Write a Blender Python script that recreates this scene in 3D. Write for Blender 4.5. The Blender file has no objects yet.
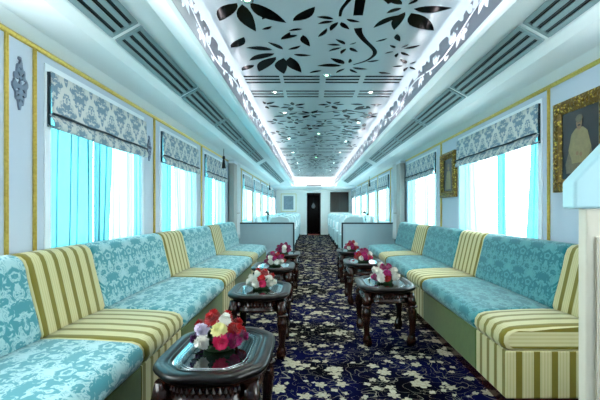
import bpy, bmesh, math, random
from math import sin, cos, pi, sqrt, atan2, hypot
from mathutils import Vector, Matrix, noise as mnoise
from mathutils.geometry import delaunay_2d_cdt

C = bpy.context.scene.collection
RND = random.Random(7)

# ------------------------------------------------------------------ colour / materials
def lin(c):
    return c / 12.92 if c <= 0.04045 else ((c + 0.055) / 1.055) ** 2.4
def hx(h, a=1.0):
    h = h.lstrip('#')
    return tuple(lin(int(h[i:i + 2], 16) / 255) for i in (0, 2, 4)) + (a,)

class NT:
    """small helper around a node tree"""
    def __init__(s, name):
        s.mat = bpy.data.materials.new(name)
        s.mat.use_nodes = True
        s.nt = s.mat.node_tree
        s.nt.nodes.clear()
        s.out = s.nt.nodes.new('ShaderNodeOutputMaterial')
    def new(s, t): return s.nt.nodes.new(t)
    def put(s, sock, v):
        if isinstance(v, bpy.types.NodeSocket): s.nt.links.new(v, sock)
        elif v is not None: sock.default_value = v
    def m(s, op, a, b=None, c=None, clamp=False):
        n = s.new('ShaderNodeMath'); n.operation = op; n.use_clamp = clamp
        for i, v in enumerate((a, b, c)):
            if v is not None: s.put(n.inputs[i], v)
        return n.outputs[0]
    def mix(s, f, a, b):
        n = s.new('ShaderNodeMix'); n.data_type = 'RGBA'
        s.put(n.inputs[0], f); s.put(n.inputs[6], a); s.put(n.inputs[7], b)
        return n.outputs[2]
    def vm(s, op, a, b=None, scale=None):
        n = s.new('ShaderNodeVectorMath'); n.operation = op
        s.put(n.inputs[0], a)
        if b is not None: s.put(n.inputs[1], b)
        if scale is not None: s.put(n.inputs[3], scale)
        return n.outputs['Value'] if op in ('LENGTH', 'DOT_PRODUCT', 'DISTANCE') else n.outputs[0]
    def tc(s, which='Object'):
        return s.new('ShaderNodeTexCoord').outputs[which]
    def sep(s, v):
        n = s.new('ShaderNodeSeparateXYZ'); s.put(n.inputs[0], v); return n.outputs
    def comb(s, x, y, z=0.0):
        n = s.new('ShaderNodeCombineXYZ')
        for i, v in enumerate((x, y, z)): s.put(n.inputs[i], v)
        return n.outputs[0]
    def noise(s, vec, scale, detail=2.0, rough=.5, dist=0.0):
        n = s.new('ShaderNodeTexNoise'); s.put(n.inputs['Vector'], vec)
        n.inputs['Scale'].default_value = scale; n.inputs['Detail'].default_value = detail
        n.inputs['Roughness'].default_value = rough; n.inputs['Distortion'].default_value = dist
        return n.outputs
    def vor(s, vec, scale, rnd=1.0, dims='2D', feature='F1'):
        n = s.new('ShaderNodeTexVoronoi'); n.voronoi_dimensions = dims; n.feature = feature
        s.put(n.inputs['Vector'], vec); n.inputs['Scale'].default_value = scale
        n.inputs['Randomness'].default_value = rnd
        return n.outputs
    def smooth(s, v, lo, hi):
        n = s.new('ShaderNodeMapRange'); n.interpolation_type = 'SMOOTHSTEP'
        s.put(n.inputs[0], v); n.inputs[1].default_value = lo; n.inputs[2].default_value = hi
        return n.outputs[0]
    def bsdf(s, color, rough=.5, metal=0.0, spec=.5, bump=None, bdist=.002, coat=0.0, sheen=0.0, bstr=.5):
        b = s.new('ShaderNodeBsdfPrincipled')
        s.put(b.inputs['Base Color'], color); s.put(b.inputs['Roughness'], rough)
        s.put(b.inputs['Metallic'], metal); s.put(b.inputs['Specular IOR Level'], spec)
        b.inputs['Coat Weight'].default_value = coat
        b.inputs['Sheen Weight'].default_value = sheen
        if bump is not None:
            n = s.new('ShaderNodeBump'); n.inputs['Strength'].default_value = bstr
            n.inputs['Distance'].default_value = bdist; s.put(n.inputs['Height'], bump)
            s.nt.links.new(n.outputs[0], b.inputs['Normal'])
        s.nt.links.new(b.outputs[0], s.out.inputs[0])
        return b

def plain(name, col, rough=.5, metal=0.0, spec=.5, var=.06, nscale=6.0, bump=0.0, coat=0.0, sheen=0.0):
    t = NT(name)
    nz = t.noise(t.tc('Object'), nscale, 4)[0]
    c = hx(col)
    lo = tuple(x * (1 - var) for x in c[:3]) + (1,)
    hi = tuple(min(1, x * (1 + var)) for x in c[:3]) + (1,)
    t.bsdf(t.mix(nz, lo, hi), rough, metal, spec, nz if bump else None, bump or .001, coat, sheen)
    return t.mat

def emit(name, col, strength):
    t = NT(name); e = t.new('ShaderNodeEmission')
    e.inputs[0].default_value = hx(col); e.inputs[1].default_value = strength
    t.nt.links.new(e.outputs[0], t.out.inputs[0]); return t.mat

def damask_mask(t, w, h, k=1.0, seed=0.0, fill=.47, wgt=.46, diamond=False):
    """mirror-symmetric half-drop ornament; returns 0..1 mask"""
    u = t.sep(t.tc('UV'))
    uu = t.m('DIVIDE', u[0], w); vv = t.m('DIVIDE', u[1], h)
    total = None
    for off in (0.0, 0.5):
        # two interleaved lattices -> staggered diamonds
        p = t.m('SUBTRACT', t.m('FRACT', t.m('ADD', uu, off)), .5)
        q = t.m('SUBTRACT', t.m('FRACT', t.m('ADD', vv, off)), .5)
        ap = t.m('ABSOLUTE', p)
        shp = t.m('SUBTRACT', 1.0, t.m('MULTIPLY', t.m('ABSOLUTE', q), 2.0)) if diamond else t.m('POWER', t.m('COSINE', t.m('MULTIPLY', q, pi)), 1.35)
        env = t.m('SUBTRACT', t.m('MULTIPLY', shp, wgt), ap)
        vec = t.comb(t.m('MULTIPLY', ap, w * 26 * k), t.m('MULTIPLY', q, h * 26 * k), seed)
        nz = t.noise(vec, 1.0, 2.0, .55, .9)[0]
        body = t.smooth(nz, fill - .035, fill + .035)
        ring = t.m('SUBTRACT', 1.0, t.smooth(t.m('ABSOLUTE', t.m('SUBTRACT', nz, .36)), .01, .03))
        inside = t.smooth(env, .0, .03)
        # scalloped rim
        ang = t.m('ARCTAN2', q, t.m('ADD', ap, .001))
        scal = t.m('MULTIPLY', t.m('SINE', t.m('MULTIPLY', ang, 11.0)), .045 if diamond else .025)
        rim = t.smooth(t.m('ADD', env, scal), .02, .05)
        mk = t.m('MULTIPLY', t.m('MULTIPLY', inside, rim), t.m('MAXIMUM', body, t.m('MULTIPLY', ring, .6)))
        total = mk if total is None else t.m('MAXIMUM', total, mk)
    return total

def make_damask(name, ground, motif, w, h, k, seed, rough=.75, sheen=.3, fill=.47, wgt=.46, diamond=False):
    t = NT(name)
    mk = damask_mask(t, w, h, k, seed, fill, wgt, diamond)
    uv = t.tc('UV')
    weave = t.noise(uv, 260, 2)[0]
    g = t.mix(t.m('MULTIPLY', weave, .35), hx(ground), hx(motif))
    col = t.mix(mk, g, hx(motif))
    hgt = t.m('ADD', t.m('MULTIPLY', mk, .6), t.m('MULTIPLY', weave, .4))
    t.bsdf(col, rough, 0, .25, hgt, .0015, 0, sheen, .35)
    return t.mat

def make_stripe(name, cream, olive, mid):
    t = NT(name)
    u = t.sep(t.tc('UV'))[0]
    f = t.m('FRACT', t.m('DIVIDE', u, .092))
    wide = t.m('MULTIPLY', t.smooth(f, .08, .10), t.m('SUBTRACT', 1.0, t.smooth(f, .44, .46)))
    fl = t.m('FRACT', t.m('DIVIDE', u, .016))
    fine = t.m('MULTIPLY', t.smooth(fl, .45, .6), t.m('SUBTRACT', 1.0, wide))
    c = t.mix(t.m('MULTIPLY', fine, .55), hx(cream), hx(mid))
    c = t.mix(wide, c, hx(olive))
    weave = t.noise(t.tc('UV'), 300, 2)[0]
    t.bsdf(c, .7, 0, .25, weave, .001, 0, .25, .3)
    return t.mat

def make_carpet():
    t = NT('floral_carpet')
    P = t.tc('Object')
    wob = t.vm('SCALE', t.vm('SUBTRACT', t.noise(P, 16, 3)[1], (.5, .5, .5)), scale=.05)
    Q = t.vm('ADD', P, wob)
    def flowers(scale, R, petals, rnd, seedoff, keep=0.0):
        v = t.vor(t.vm('ADD', Q, (seedoff, seedoff * .7, 0)), scale, rnd)
        d = t.vm('SUBTRACT', t.vm('ADD', Q, (seedoff, seedoff * .7, 0)), v['Position'])
        # Position is in texture space already divided by scale
        x = t.sep(d); cr = t.sep(v['Color'])
        ang = t.m('ADD', t.m('ARCTAN2', x[1], x[0]), t.m('MULTIPLY', cr[0], 6.28))
        r = t.m('SQRT', t.m('ADD', t.m('MULTIPLY', x[0], x[0]), t.m('MULTIPLY', x[1], x[1])))
        pet = t.m('ADD', .55, t.m('MULTIPLY', .45, t.m('ABSOLUTE', t.m('COSINE', t.m('MULTIPLY', ang, petals / 2)))))
        size = t.m('MULTIPLY', t.m('ADD', .6, t.m('MULTIPLY', cr[1], .55)), R)
        e = t.m('DIVIDE', r, t.m('MULTIPLY', pet, size))
        mk = t.m('MULTIPLY', t.m('SUBTRACT', 1.0, t.smooth(e, .88, 1.0)), t.m('GREATER_THAN', cr[2], keep))
        inner = t.m('MULTIPLY', mk, t.m('SUBTRACT', 1.0, t.smooth(t.m('ABSOLUTE', t.m('SUBTRACT', e, .45)), .03, .12)))
        return mk, inner, cr
    big, bigin, _ = flowers(3.6, .070, 6, .8, 3.1, .22)
    med, medin, _ = flowers(6.5, .038, 5, .9, 7.7, .45)
    sml, smlin, _ = flowers(11.0, .024, 4, 1.0, 1.3, .6)
    n1 = t.noise(P, 5.5, 1.0, .4, 1.2)[0]
    vine = t.m('SUBTRACT', 1.0, t.smooth(t.m('ABSOLUTE', t.m('SUBTRACT', n1, .5)), .004, .010))
    n2 = t.noise(t.vm('ADD', P, (9, 4, 0)), 8.0, 1.0, .4, 1.6)[0]
    vine2 = t.m('SUBTRACT', 1.0, t.smooth(t.m('ABSOLUTE', t.m('SUBTRACT', n2, .47)), .003, .009))
    allm = t.m('MAXIMUM', t.m('MAXIMUM', big, med), t.m('MAXIMUM', sml, t.m('MULTIPLY', t.m('MAXIMUM', vine, vine2), .5)))
    pile = t.noise(P, 220, 2)[0]
    broad = t.smooth(t.noise(P, 1.6, 2)[0], .35, .65)
    navy = t.mix(broad, hx('#010108'), hx('#060936'))
    cream = t.mix(t.noise(P, 40, 2)[0], hx('#9a8e74'), hx('#c4beac'))
    cream = t.mix(t.m('MULTIPLY', t.m('MAXIMUM', bigin, medin), .55), cream, hx('#7d7256'))
    col = t.mix(allm, navy, cream)
    t.bsdf(col, .95, 0, .02, pile, .004, 0, 0, .5)
    return t.mat

def make_wood(name, a, b, rough=.25, coat=.4):
    t = NT(name)
    P = t.tc('Object')
    st = t.noise(t.vm('MULTIPLY', P, (30, 4, 4)), 1.0, 4, .6, .6)[0]
    t.bsdf(t.mix(st, hx(a), hx(b)), rough, 0, .3, st, .0006, coat)
    return t.mat

def make_curtain(name, col, alpha):
    t = NT(name)
    w = t.noise(t.vm('MULTIPLY', t.tc('Object'), (1, 40, 4)), 3.0, 2)[0]
    c1 = hx(col)
    tr = t.new('ShaderNodeBsdfTranslucent'); tr.inputs[0].default_value = c1
    df = t.new('ShaderNodeBsdfDiffuse'); df.inputs[0].default_value = c1
    tp = t.new('ShaderNodeBsdfTransparent'); tp.inputs[0].default_value = tuple(.12 + .88 * x for x in c1[:3]) + (1,)
    m1 = t.new('ShaderNodeMixShader'); m1.inputs[0].default_value = .35
    t.nt.links.new(tr.outputs[0], m1.inputs[1]); t.nt.links.new(df.outputs[0], m1.inputs[2])
    m2 = t.new('ShaderNodeMixShader')
    t.put(m2.inputs[0], t.m('ADD', alpha, t.m('MULTIPLY', w, .12)))
    t.nt.links.new(m1.outputs[0], m2.inputs[2]); t.nt.links.new(tp.outputs[0], m2.inputs[1])
    t.nt.links.new(m2.outputs[0], t.out.inputs[0])
    return t.mat

def make_glass(name, tint, gloss=.08):
    t = NT(name)
    tp = t.new('ShaderNodeBsdfTransparent'); tp.inputs[0].default_value = hx(tint)
    gl = t.new('ShaderNodeBsdfGlossy'); gl.inputs['Roughness'].default_value = .02
    fr = t.new('ShaderNodeLayerWeight'); fr.inputs[0].default_value = .5
    mx = t.new('ShaderNodeMixShader')
    t.put(mx.inputs[0], t.m('MULTIPLY_ADD', t.m('POWER', fr.outputs['Facing'], 5.0), .5, gloss, clamp=True))
    t.nt.links.new(tp.outputs[0], mx.inputs[1]); t.nt.links.new(gl.outputs[0], mx.inputs[2])
    t.nt.links.new(mx.outputs[0], t.out.inputs[0])
    return t.mat

def make_gold(name):
    t = NT(name)
    n = t.noise(t.tc('Object'), 60, 3)[0]
    t.bsdf(t.mix(n, hx('#b8953a'), hx('#f0d675')), .32, .75, .5, n, .001)
    return t.mat

def make_carvedgold(name):
    t = NT(name)
    v = t.vor(t.tc('Object'), 45, 1.0, '3D')
    n = t.noise(t.tc('Object'), 40, 3, .6, 1.5)[0]
    h = t.m('ADD', v['Distance'], n)
    t.bsdf(t.mix(t.smooth(h, .5, 1.0), hx('#e6c858'), hx('#6e5418')), .4, .35, .5, h, .006, bstr=.9)
    return t.mat

def make_petal(name, a, b):
    t = NT(name)
    n = t.noise(t.tc('Object'), 90, 2)[0]
    t.bsdf(t.mix(n, hx(a), hx(b)), .6, 0, .3, n, .001, 0, .2)
    return t.mat

M = {
    'wall': plain('wall_paint', '#bfcad8', .45, var=.03, nscale=3),
    'soffit': plain('ceiling_paint', '#eef5f6', .38, var=.02, nscale=3),
    'white': plain('white_paint', '#e6edf3', .4, var=.03),
    'endwhite': plain('end_wall_paint', '#efeee8', .5, var=.03),
    'partition': plain('partition_laminate', '#b4cbd2', .35, var=.05, nscale=12),
    'edge': plain('dark_teal_edge', '#173038', .3),
    'post': plain('taupe_post', '#a9a6a0', .5, var=.08),
    'carpet': make_carpet(),
    'gold': make_gold('gilt_moulding'),
    'carved': make_carvedgold('carved_gilt'),
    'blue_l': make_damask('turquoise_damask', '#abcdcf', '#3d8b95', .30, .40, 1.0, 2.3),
    'blue_r': make_damask('turquoise_damask_backlit', '#5a9da2', '#1c7079', .30, .40, 1.0, 2.3),  # same damask as the left, darkened to paint in the backlighting
    'blind': make_damask('grey_blue_damask', '#e0ded6', '#7890a0', .27, .30, 1.35, 5.1, .8, .1, .455, .42, True),
    'stripe': make_stripe('olive_stripe', '#cbc293', '#786c18', '#b3a870'),
    'green': plain('olive_green_cloth', '#4a5f22', .8, var=.2, nscale=25, bump=.001, sheen=.2),
    'plinth': make_wood('maroon_wood', '#2b0f0c', '#4a1a14'),
    'wood': make_wood('dark_carved_wood', '#070505', '#160b0a', .3, .12),
    'wood_r': make_wood('reddish_dark_wood', '#0c0605', '#3a190f', .2, .35),
    'glasstop': plain('black_glass', '#0b1112', .06, 0, .7, coat=1.0),
    'curt_l': make_curtain('sheer_turquoise', '#388492', .84),
    'curt_t': make_curtain('thin_turquoise', '#6fb6c3', .62),
    'curt_r': make_curtain('bright_turquoise', '#62b4c2', .66),
    'drape': plain('pale_drape', '#dfe6e6', .8, var=.06, nscale=20),
    'glass': make_glass('window_glass', '#f8fdfd', .02),
    'clear': make_glass('clear_crystal', '#f0f8f8', .12),
    'trimdark': plain('dark_braid', '#26333c', .7),
    'silver': plain('tarnished_silver', '#858ea0', .35, .6, bump=.001, nscale=60),
    'black': plain('black_cord', '#0c0c10', .6),
    'dark': plain('dark_void', '#0a0c0e', .6),
    'vent': plain('vent_grey', '#8aa1a5', .4, .1),
    'panel': plain('pale_metal_panel', '#a6bbc0', .30, .25, var=.03, nscale=2),
    'frieze': plain('frieze_grey', '#8e8e9a', .4),
    'mirror': plain('dark_green_mirror', '#020606', .12, 0, .025),
    'led': emit('led_strip', '#fff0f4', 14.0),
    'lampw': emit('lamp_white', '#f2fff4', 12.0),
    'lampg': emit('lamp_green', '#a0ffb8', 10.0),
    'chrome': plain('chrome', '#d8dde0', .15, .9),
    'cream': plain('cream_post', '#d9d2bf', .4, var=.08, nscale=9),
    'cap': plain('pale_turquoise_cap', '#b7dfe6', .4),
    'cloth': plain('white_cloth', '#eef4f4', .8, var=.03, nscale=15),
    'cover': plain('pale_blue_cover', '#c8dfe2', .8, var=.05, nscale=15),
    'leaf': plain('leaf_green', '#2c4a24', .5, var=.4, nscale=40),
    'leafd': plain('dark_leaf', '#14261a', .5, var=.4, nscale=40),
    'brown': make_wood('dark_brown_panel', '#2a211d', '#453730', .35, .2),
    'red': plain('red_mat', '#9a3626', .8, var=.15, nscale=50),
    'mat': plain('picture_mat', '#dfe3df', .7),
    'greyart': plain('grey_print', '#7d8f9a', .6, var=.5, nscale=14),
    'skin': plain('painted_skin', '#8a6a4c', .5),
    'uniform': plain('painted_coat', '#8d8058', .5, var=.35, nscale=40),
    'uniform2': plain('painted_robe', '#6a5f4a', .5, var=.4, nscale=50),
    'canvas': plain('painted_ground', '#0b0e16', .35, var=.6, nscale=9, coat=.1),
    'p_white': make_petal('petal_white', '#f4f0e6', '#d8d4cc'),
    'p_lilac': make_petal('petal_lilac_white', '#e6dbe8', '#c9b6d0'),
    'p_yellow': make_petal('petal_cream_yellow', '#f2ecb0', '#d9d28a'),
    'p_red': make_petal('petal_red', '#d4141a', '#8a0a10'),
    'p_pink': make_petal('petal_pink', '#f03a72', '#c01650'),
    'p_magenta': make_petal('petal_magenta', '#c01a70', '#7c0c4e'),
    'p_purple': make_petal('petal_purple', '#6a1c6e', '#3c0e48'),
}

# ------------------------------------------------------------------ mesh builder
class MB:
    def __init__(s): s.v = []; s.f = []; s.uv = []; s.mi = []; s.sm = []
    def add(s, vs, fs, uvs=None, mi=0, smooth=False):
        b = len(s.v); s.v += [tuple(p) for p in vs]
        for k, f in enumerate(fs):
            s.f.append(tuple(b + i for i in f)); s.mi.append(mi); s.sm.append(smooth)
            s.uv.append(uvs[k] if uvs else None)
        return s
    def box(s, x0, x1, y0, y1, z0, z1, mi=0):
        x0, x1 = sorted((x0, x1)); y0, y1 = sorted((y0, y1)); z0, z1 = sorted((z0, z1))
        vs = [(x0,y0,z0),(x1,y0,z0),(x1,y1,z0),(x0,y1,z0),(x0,y0,z1),(x1,y0,z1),(x1,y1,z1),(x0,y1,z1)]
        return s.add(vs, [(0,3,2,1),(4,5,6,7),(0,1,5,4),(1,2,6,5),(2,3,7,6),(3,0,4,7)], None, mi)
    def prism(s, poly, a0, a1, axis='y', mi=0, smooth=False):
        """polygon in the two other axes extruded along axis"""
        n = len(poly)
        def P(p, a):
            return {'y': (p[0], a, p[1]), 'z': (p[0], p[1], a), 'x': (a, p[0], p[1])}[axis]
        vs = [P(p, a0) for p in poly] + [P(p, a1) for p in poly]
        s.add(vs, [(i, (i+1) % n, n + (i+1) % n, n + i) for i in range(n)], None, mi, smooth)
        s.add(vs[:n], [tuple(range(n))], None, mi); s.add(vs[n:], [tuple(reversed(range(n)))], None, mi)
        return s
    def lathe(s, prof, cx=0, cy=0, cz=0, n=20, mi=0, sx=1, sy=1):
        vs = []; m = len(prof)
        for r, z in prof:
            for k in range(n):
                a = 2*pi*k/n; vs.append((cx + r*cos(a)*sx, cy + r*sin(a)*sy, cz + z))
        fs = [(j*n+k, j*n+(k+1) % n, (j+1)*n+(k+1) % n, (j+1)*n+k) for j in range(m-1) for k in range(n)]
        s.add(vs, fs, None, mi, True)
        if prof[0][0] > 1e-5: s.add(vs[:n], [tuple(reversed(range(n)))], None, mi)
        if prof[-1][0] > 1e-5: s.add(vs[-n:], [tuple(range(n))], None, mi)
        return s
    def tube(s, pts, rads, n=8, mi=0, cap=True):
        pts = [Vector(p) for p in pts]
        if not hasattr(rads, '__len__'): rads = [rads]*len(pts)
        vs = []
        for i, p in enumerate(pts):
            d = (pts[min(i+1, len(pts)-1)] - pts[max(i-1, 0)]).normalized()
            up = Vector((0,0,1)) if abs(d.z) < .9 else Vector((0,1,0))
            a = d.cross(up).normalized(); b = d.cross(a).normalized()
            for k in range(n):
                t = 2*pi*k/n; vs.append(p + (a*cos(t) + b*sin(t))*rads[i])
        m = len(pts)
        s.add(vs, [(j*n+k, j*n+(k+1) % n, (j+1)*n+(k+1) % n, (j+1)*n+k) for j in range(m-1) for k in range(n)], None, mi, True)
        if cap:
            s.add(vs[:n], [tuple(reversed(range(n)))], None, mi); s.add(vs[-n:], [tuple(range(n))], None, mi)
        return s
    def mesh(s, name, mats, fix=True):
        me = bpy.data.meshes.new(name)
        me.from_pydata(s.v, [], s.f)
        if not isinstance(mats, (list, tuple)): mats = [mats]
        for m in mats: me.materials.append(m)
        me.polygons.foreach_set('material_index', s.mi)
        me.polygons.foreach_set('use_smooth', s.sm)
        if any(u is not None for u in s.uv):
            L = me.uv_layers.new(name='UVMap')
            flat = []
            for f, u in zip(s.f, s.uv):
                for k in range(len(f)): flat += list(u[k]) if u else [0.0, 0.0]
            L.data.foreach_set('uv', flat)
        if fix:
            bm = bmesh.new(); bm.from_mesh(me)
            bmesh.ops.remove_doubles(bm, verts=bm.verts, dist=1e-6)
            bmesh.ops.recalc_face_normals(bm, faces=bm.faces)
            bm.to_mesh(me); bm.free()
        me.update()
        return me
    def build(s, name, mats, parent=None, bevel=0.0, seg=2, fix=True, loc=None):
        o = bpy.data.objects.new(name, s.mesh(name, mats, fix)); C.objects.link(o)
        if parent is not None: o.parent = parent
        if loc is not None: o.location = loc
        if bevel:
            b = o.modifiers.new('bevel', 'BEVEL'); b.width = bevel; b.segments = seg
            b.limit_method = 'ANGLE'; b.angle_limit = .7
            b.harden_normals = False
        return o

def tag(o, label, cat, group=None, kind=None):
    o['label'] = label; o['category'] = cat
    if group: o['group'] = group
    if kind: o['kind'] = kind
    return o
def thing(name, label, cat, loc=(0,0,0), group=None, rz=0.0):
    o = bpy.data.objects.new(name, None); C.objects.link(o)
    o.location = loc; o.rotation_euler = (0,0,rz); o.empty_display_size = .1
    return tag(o, label, cat, group)
def struct(o):
    o['kind'] = 'structure'; return o
def kids(o): return [c for c in bpy.data.objects if c.parent == o]
def dup(root, loc, label, group=None, rz=None, cat=None):
    def rec(o, par):
        c = o.copy(); C.objects.link(c); c.parent = par
        for ch in kids(o): rec(ch, c)
        return c
    r = rec(root, None); r.location = loc
    if rz is not None: r.rotation_euler = (0,0,rz)
    r['label'] = label
    if group: r['group'] = group
    return r

# ------------------------------------------------------------------ 2-D cut-out sheets
def leaf2(bx, by, tx, ty, w=.32, bend=0.0, n=7):
    """leaf outline from base to tip; w = width / length"""
    dx, dy = tx-bx, ty-by; L = hypot(dx, dy) or 1e-6; ux, uy = dx/L, dy/L; nx, ny = -uy, ux
    up, dn = [], []
    for i in range(n+1):
        t = i/n
        hw = w*L*.5*(sin(pi*min(1, t**.85)))**.9 if 0 < t < 1 else 0
        c = bend*L*sin(pi*t)
        px, py = bx+ux*L*t+nx*c, by+uy*L*t+ny*c
        up.append((px+nx*hw, py+ny*hw)); dn.append((px-nx*hw, py-ny*hw))
    return up + dn[-2:0:-1]
def band2(pts, w):
    """tapering curved band through pts; w list or number"""
    P = []
    for i in range(len(pts)-1):
        p0 = pts[max(i-1, 0)]; p1 = pts[i]; p2 = pts[i+1]; p3 = pts[min(i+2, len(pts)-1)]
        for k in range(5):
            t = k/5
            P.append(tuple(.5*((2*p1[a]) + (-p0[a]+p2[a])*t + (2*p0[a]-5*p1[a]+4*p2[a]-p3[a])*t*t + (-p0[a]+3*p1[a]-3*p2[a]+p3[a])*t**3) for a in (0,1)))
    P.append(pts[-1]); n = len(P); L, R = [], []
    for i, p in enumerate(P):
        a = P[max(i-1, 0)]; b = P[min(i+1, n-1)]
        d = hypot(b[0]-a[0], b[1]-a[1]) or 1e-6
        nx, ny = -(b[1]-a[1])/d, (b[0]-a[0])/d
        hw = (w if not hasattr(w, '__len__') else w[0]+(w[1]-w[0])*i/(n-1))*.5
        L.append((p[0]+nx*hw, p[1]+ny*hw)); R.append((p[0]-nx*hw, p[1]-ny*hw))
    return L + R[::-1]
def inside(poly, x, y):
    c = False; j = len(poly)-1
    for i in range(len(poly)):
        xi, yi = poly[i]; xj, yj = poly[j]
        if (yi > y) != (yj > y) and x < (xj-xi)*(y-yi)/(yj-yi)+xi: c = not c
        j = i
    return c
def cutsheet(outer, holes):
    """triangles of outer minus union(holes): returns verts2d, tris, boundary edges"""
    vs, es = [], []
    for poly in [outer] + holes:
        b = len(vs); n = len(poly)
        vs += [Vector(p) for p in poly]; es += [(b+i, b+(i+1) % n) for i in range(n)]
    V, E, F, *_ = delaunay_2d_cdt(vs, es, [], 0, 1e-5)
    bbs = [(min(p[0] for p in h), max(p[0] for p in h), min(p[1] for p in h), max(p[1] for p in h)) for h in holes]
    keep = []
    for f in F:
        x = sum(V[i].x for i in f)/3; y = sum(V[i].y for i in f)/3
        if not inside(outer, x, y): continue
        if any(b[0] <= x <= b[1] and b[2] <= y <= b[3] and inside(h, x, y) for b, h in zip(bbs, holes)): continue
        keep.append(tuple(f))
    cnt = {}
    for f in keep:
        for i in range(3):
            e = (f[i], f[(i+1) % 3]); k = tuple(sorted(e)); cnt.setdefault(k, []).append(e)
    bnd = [e[0] for e in cnt.values() if len(e) == 1]
    return [(v.x, v.y) for v in V], keep, bnd
def addsheet(mb, sheet, fmap, mi=0):
    """fmap(u, v, k) -> 3-D point; k = 0 front, 1 back"""
    V, T, B = sheet; n = len(V)
    vs = [fmap(u, v, 0) for u, v in V] + [fmap(u, v, 1) for u, v in V]
    fs = list(T) + [tuple(n+i for i in reversed(t)) for t in T] + [(a, a+n, b+n, b) for a, b in B]
    mb.add(vs, fs, None, mi)

# ------------------------------------------------------------------ room constants
CX, CZ = -.107, 1.06
W = 1.6; T = .12
Y0, Y1 = -1.3, 17.2
RAIL = 1.948; LIP = 1.919; CEIL = 2.144
SILL, HEAD = .80, 1.84
YP = 8.0                                  # glazed-dining partition
WIN = {'left': [(.35, 1.7), (2.28, 3.52), (3.98, 5.16), (5.6, 6.9), (8.75, 10.0), (10.4, 11.65), (12.05, 13.3), (13.7, 14.95), (15.3, 16.5)],  # first span on each side is out of view, added to admit daylight
       'right': [(.35, 1.7), (2.99, 4.58), (5.46, 7.03), (8.75, 10.0), (10.4, 11.65), (12.05, 13.3), (13.7, 14.95), (15.3, 16.5)]}

# floor
struct(MB().box(-W-T, W+T, Y0, Y1+3.2, -.08, 0).build('floor', M['carpet']))
# side walls with window openings
wn = 0
for side, s in (('left', -1), ('right', 1)):
    mb = MB(); y = Y0
    mb.box(s*W, s*(W+T), Y0, Y1, 0, SILL); mb.box(s*W, s*(W+T), Y0, Y1, HEAD, 2.25)
    for a, b in WIN[side]:
        mb.box(s*W, s*(W+T), y, a, SILL, HEAD); y = b
    mb.box(s*W, s*(W+T), y, Y1, SILL, HEAD)
    struct(mb.build('wall_'+side, M['wall']))
    for a, b in WIN[side]:
        wn += 1
        f = MB(); x0, x1 = s*(W-.008), s*(W+T)
        t = .045
        f.box(x0, x1+s*.004, a-t, a+.008, SILL-t, HEAD+t); f.box(x0, x1+s*.004, b-.008, b+t, SILL-t, HEAD+t)
        f.box(x0, x1+s*.004, a, b, SILL-t, SILL+.006); f.box(x0, x1+s*.004, a, b, HEAD-.006, HEAD+t)
        f.box(s*(W+.07), s*(W+.11), a, b, SILL, SILL+.03)
        wo = struct(f.build('window_%d' % wn, M['white'], bevel=.004))
        MB().box(s*(W+.085), s*(W+.091), a, b, SILL+.03, HEAD).build('window_pane', M['glass'], wo)
struct(MB().box(-W-T, W+T, Y0-.1, Y0, 0, 2.25).build('wall_back', M['wall']))
# end wall with the doorway
DX0, DX1, DZ = -.40, .30, 1.80
DX0 = -.29; DX1 = .31
ew = MB()
ew.box(-W, DX0, Y1, Y1+.1, 0, LIP+.1); ew.box(DX1, W, Y1, Y1+.1, 0, LIP+.1); ew.box(DX0, DX1, Y1, Y1+.1, DZ, LIP+.1)
struct(ew.build('wall_end', M['endwhite']))
df = MB()
for x in (DX0-.10, DX1-.0): df.box(x, x+.10, Y1-.02, Y1, 0, DZ)
df.box(DX0-.16, DX1+.16, Y1-.025, Y1, DZ, DZ+.05)
struct(df.build('trim_1', M['endwhite'], bevel=.004))
co = MB()
co.box(DX0-.05, DX0, Y1+.1, Y1+3, 0, DZ+.05); co.box(DX1, DX1+.05, Y1+.1, Y1+3, 0, DZ+.05)
co.box(DX0, DX1, Y1+3, Y1+3.05, 0, DZ+.05); co.box(DX0, DX1, Y1+.1, Y1+3, DZ, DZ+.05)
struct(co.build('wall_corridor', M['brown']))

# ------------------------------------------------------------------ ceiling
YE = 13.1; YL = 14.6
sof = MB()
prof = [(W+T, RAIL), (W, RAIL), (1.507, 1.984), (1.281, 1.981), (.969, 2.155), (.704, LIP), (.68, LIP), (.68, 1.937), (.70, 1.94), (.78, 2.012), (.78, 2.25), (W+T, 2.25)]
for s in (-1, 1):
    sof.prism([(s*x, z) for x, z in prof], Y0, YL, 'y')
sof.box(-.82, .82, Y0, YE, CEIL+.03, 2.25)
# end slope and low ceiling
sof.box(-W, W, YL, Y1, LIP, 2.25)
struct(sof.build('ceiling', M['soffit']))
tag(MB().prism([(YE, CEIL-.005), (YL-.01, LIP+.02), (YL-.01, LIP+.05), (YE, CEIL+.025)], -.815, .815, 'x').build('ceiling_end_slope', emit('slope_added_glow', '#f6feff', .75)),
    'sloping white panel closing the far end of the ceiling, given an added glow', 'light')  # end slope is no lamp; emission added so it looks brightly lit

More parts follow.
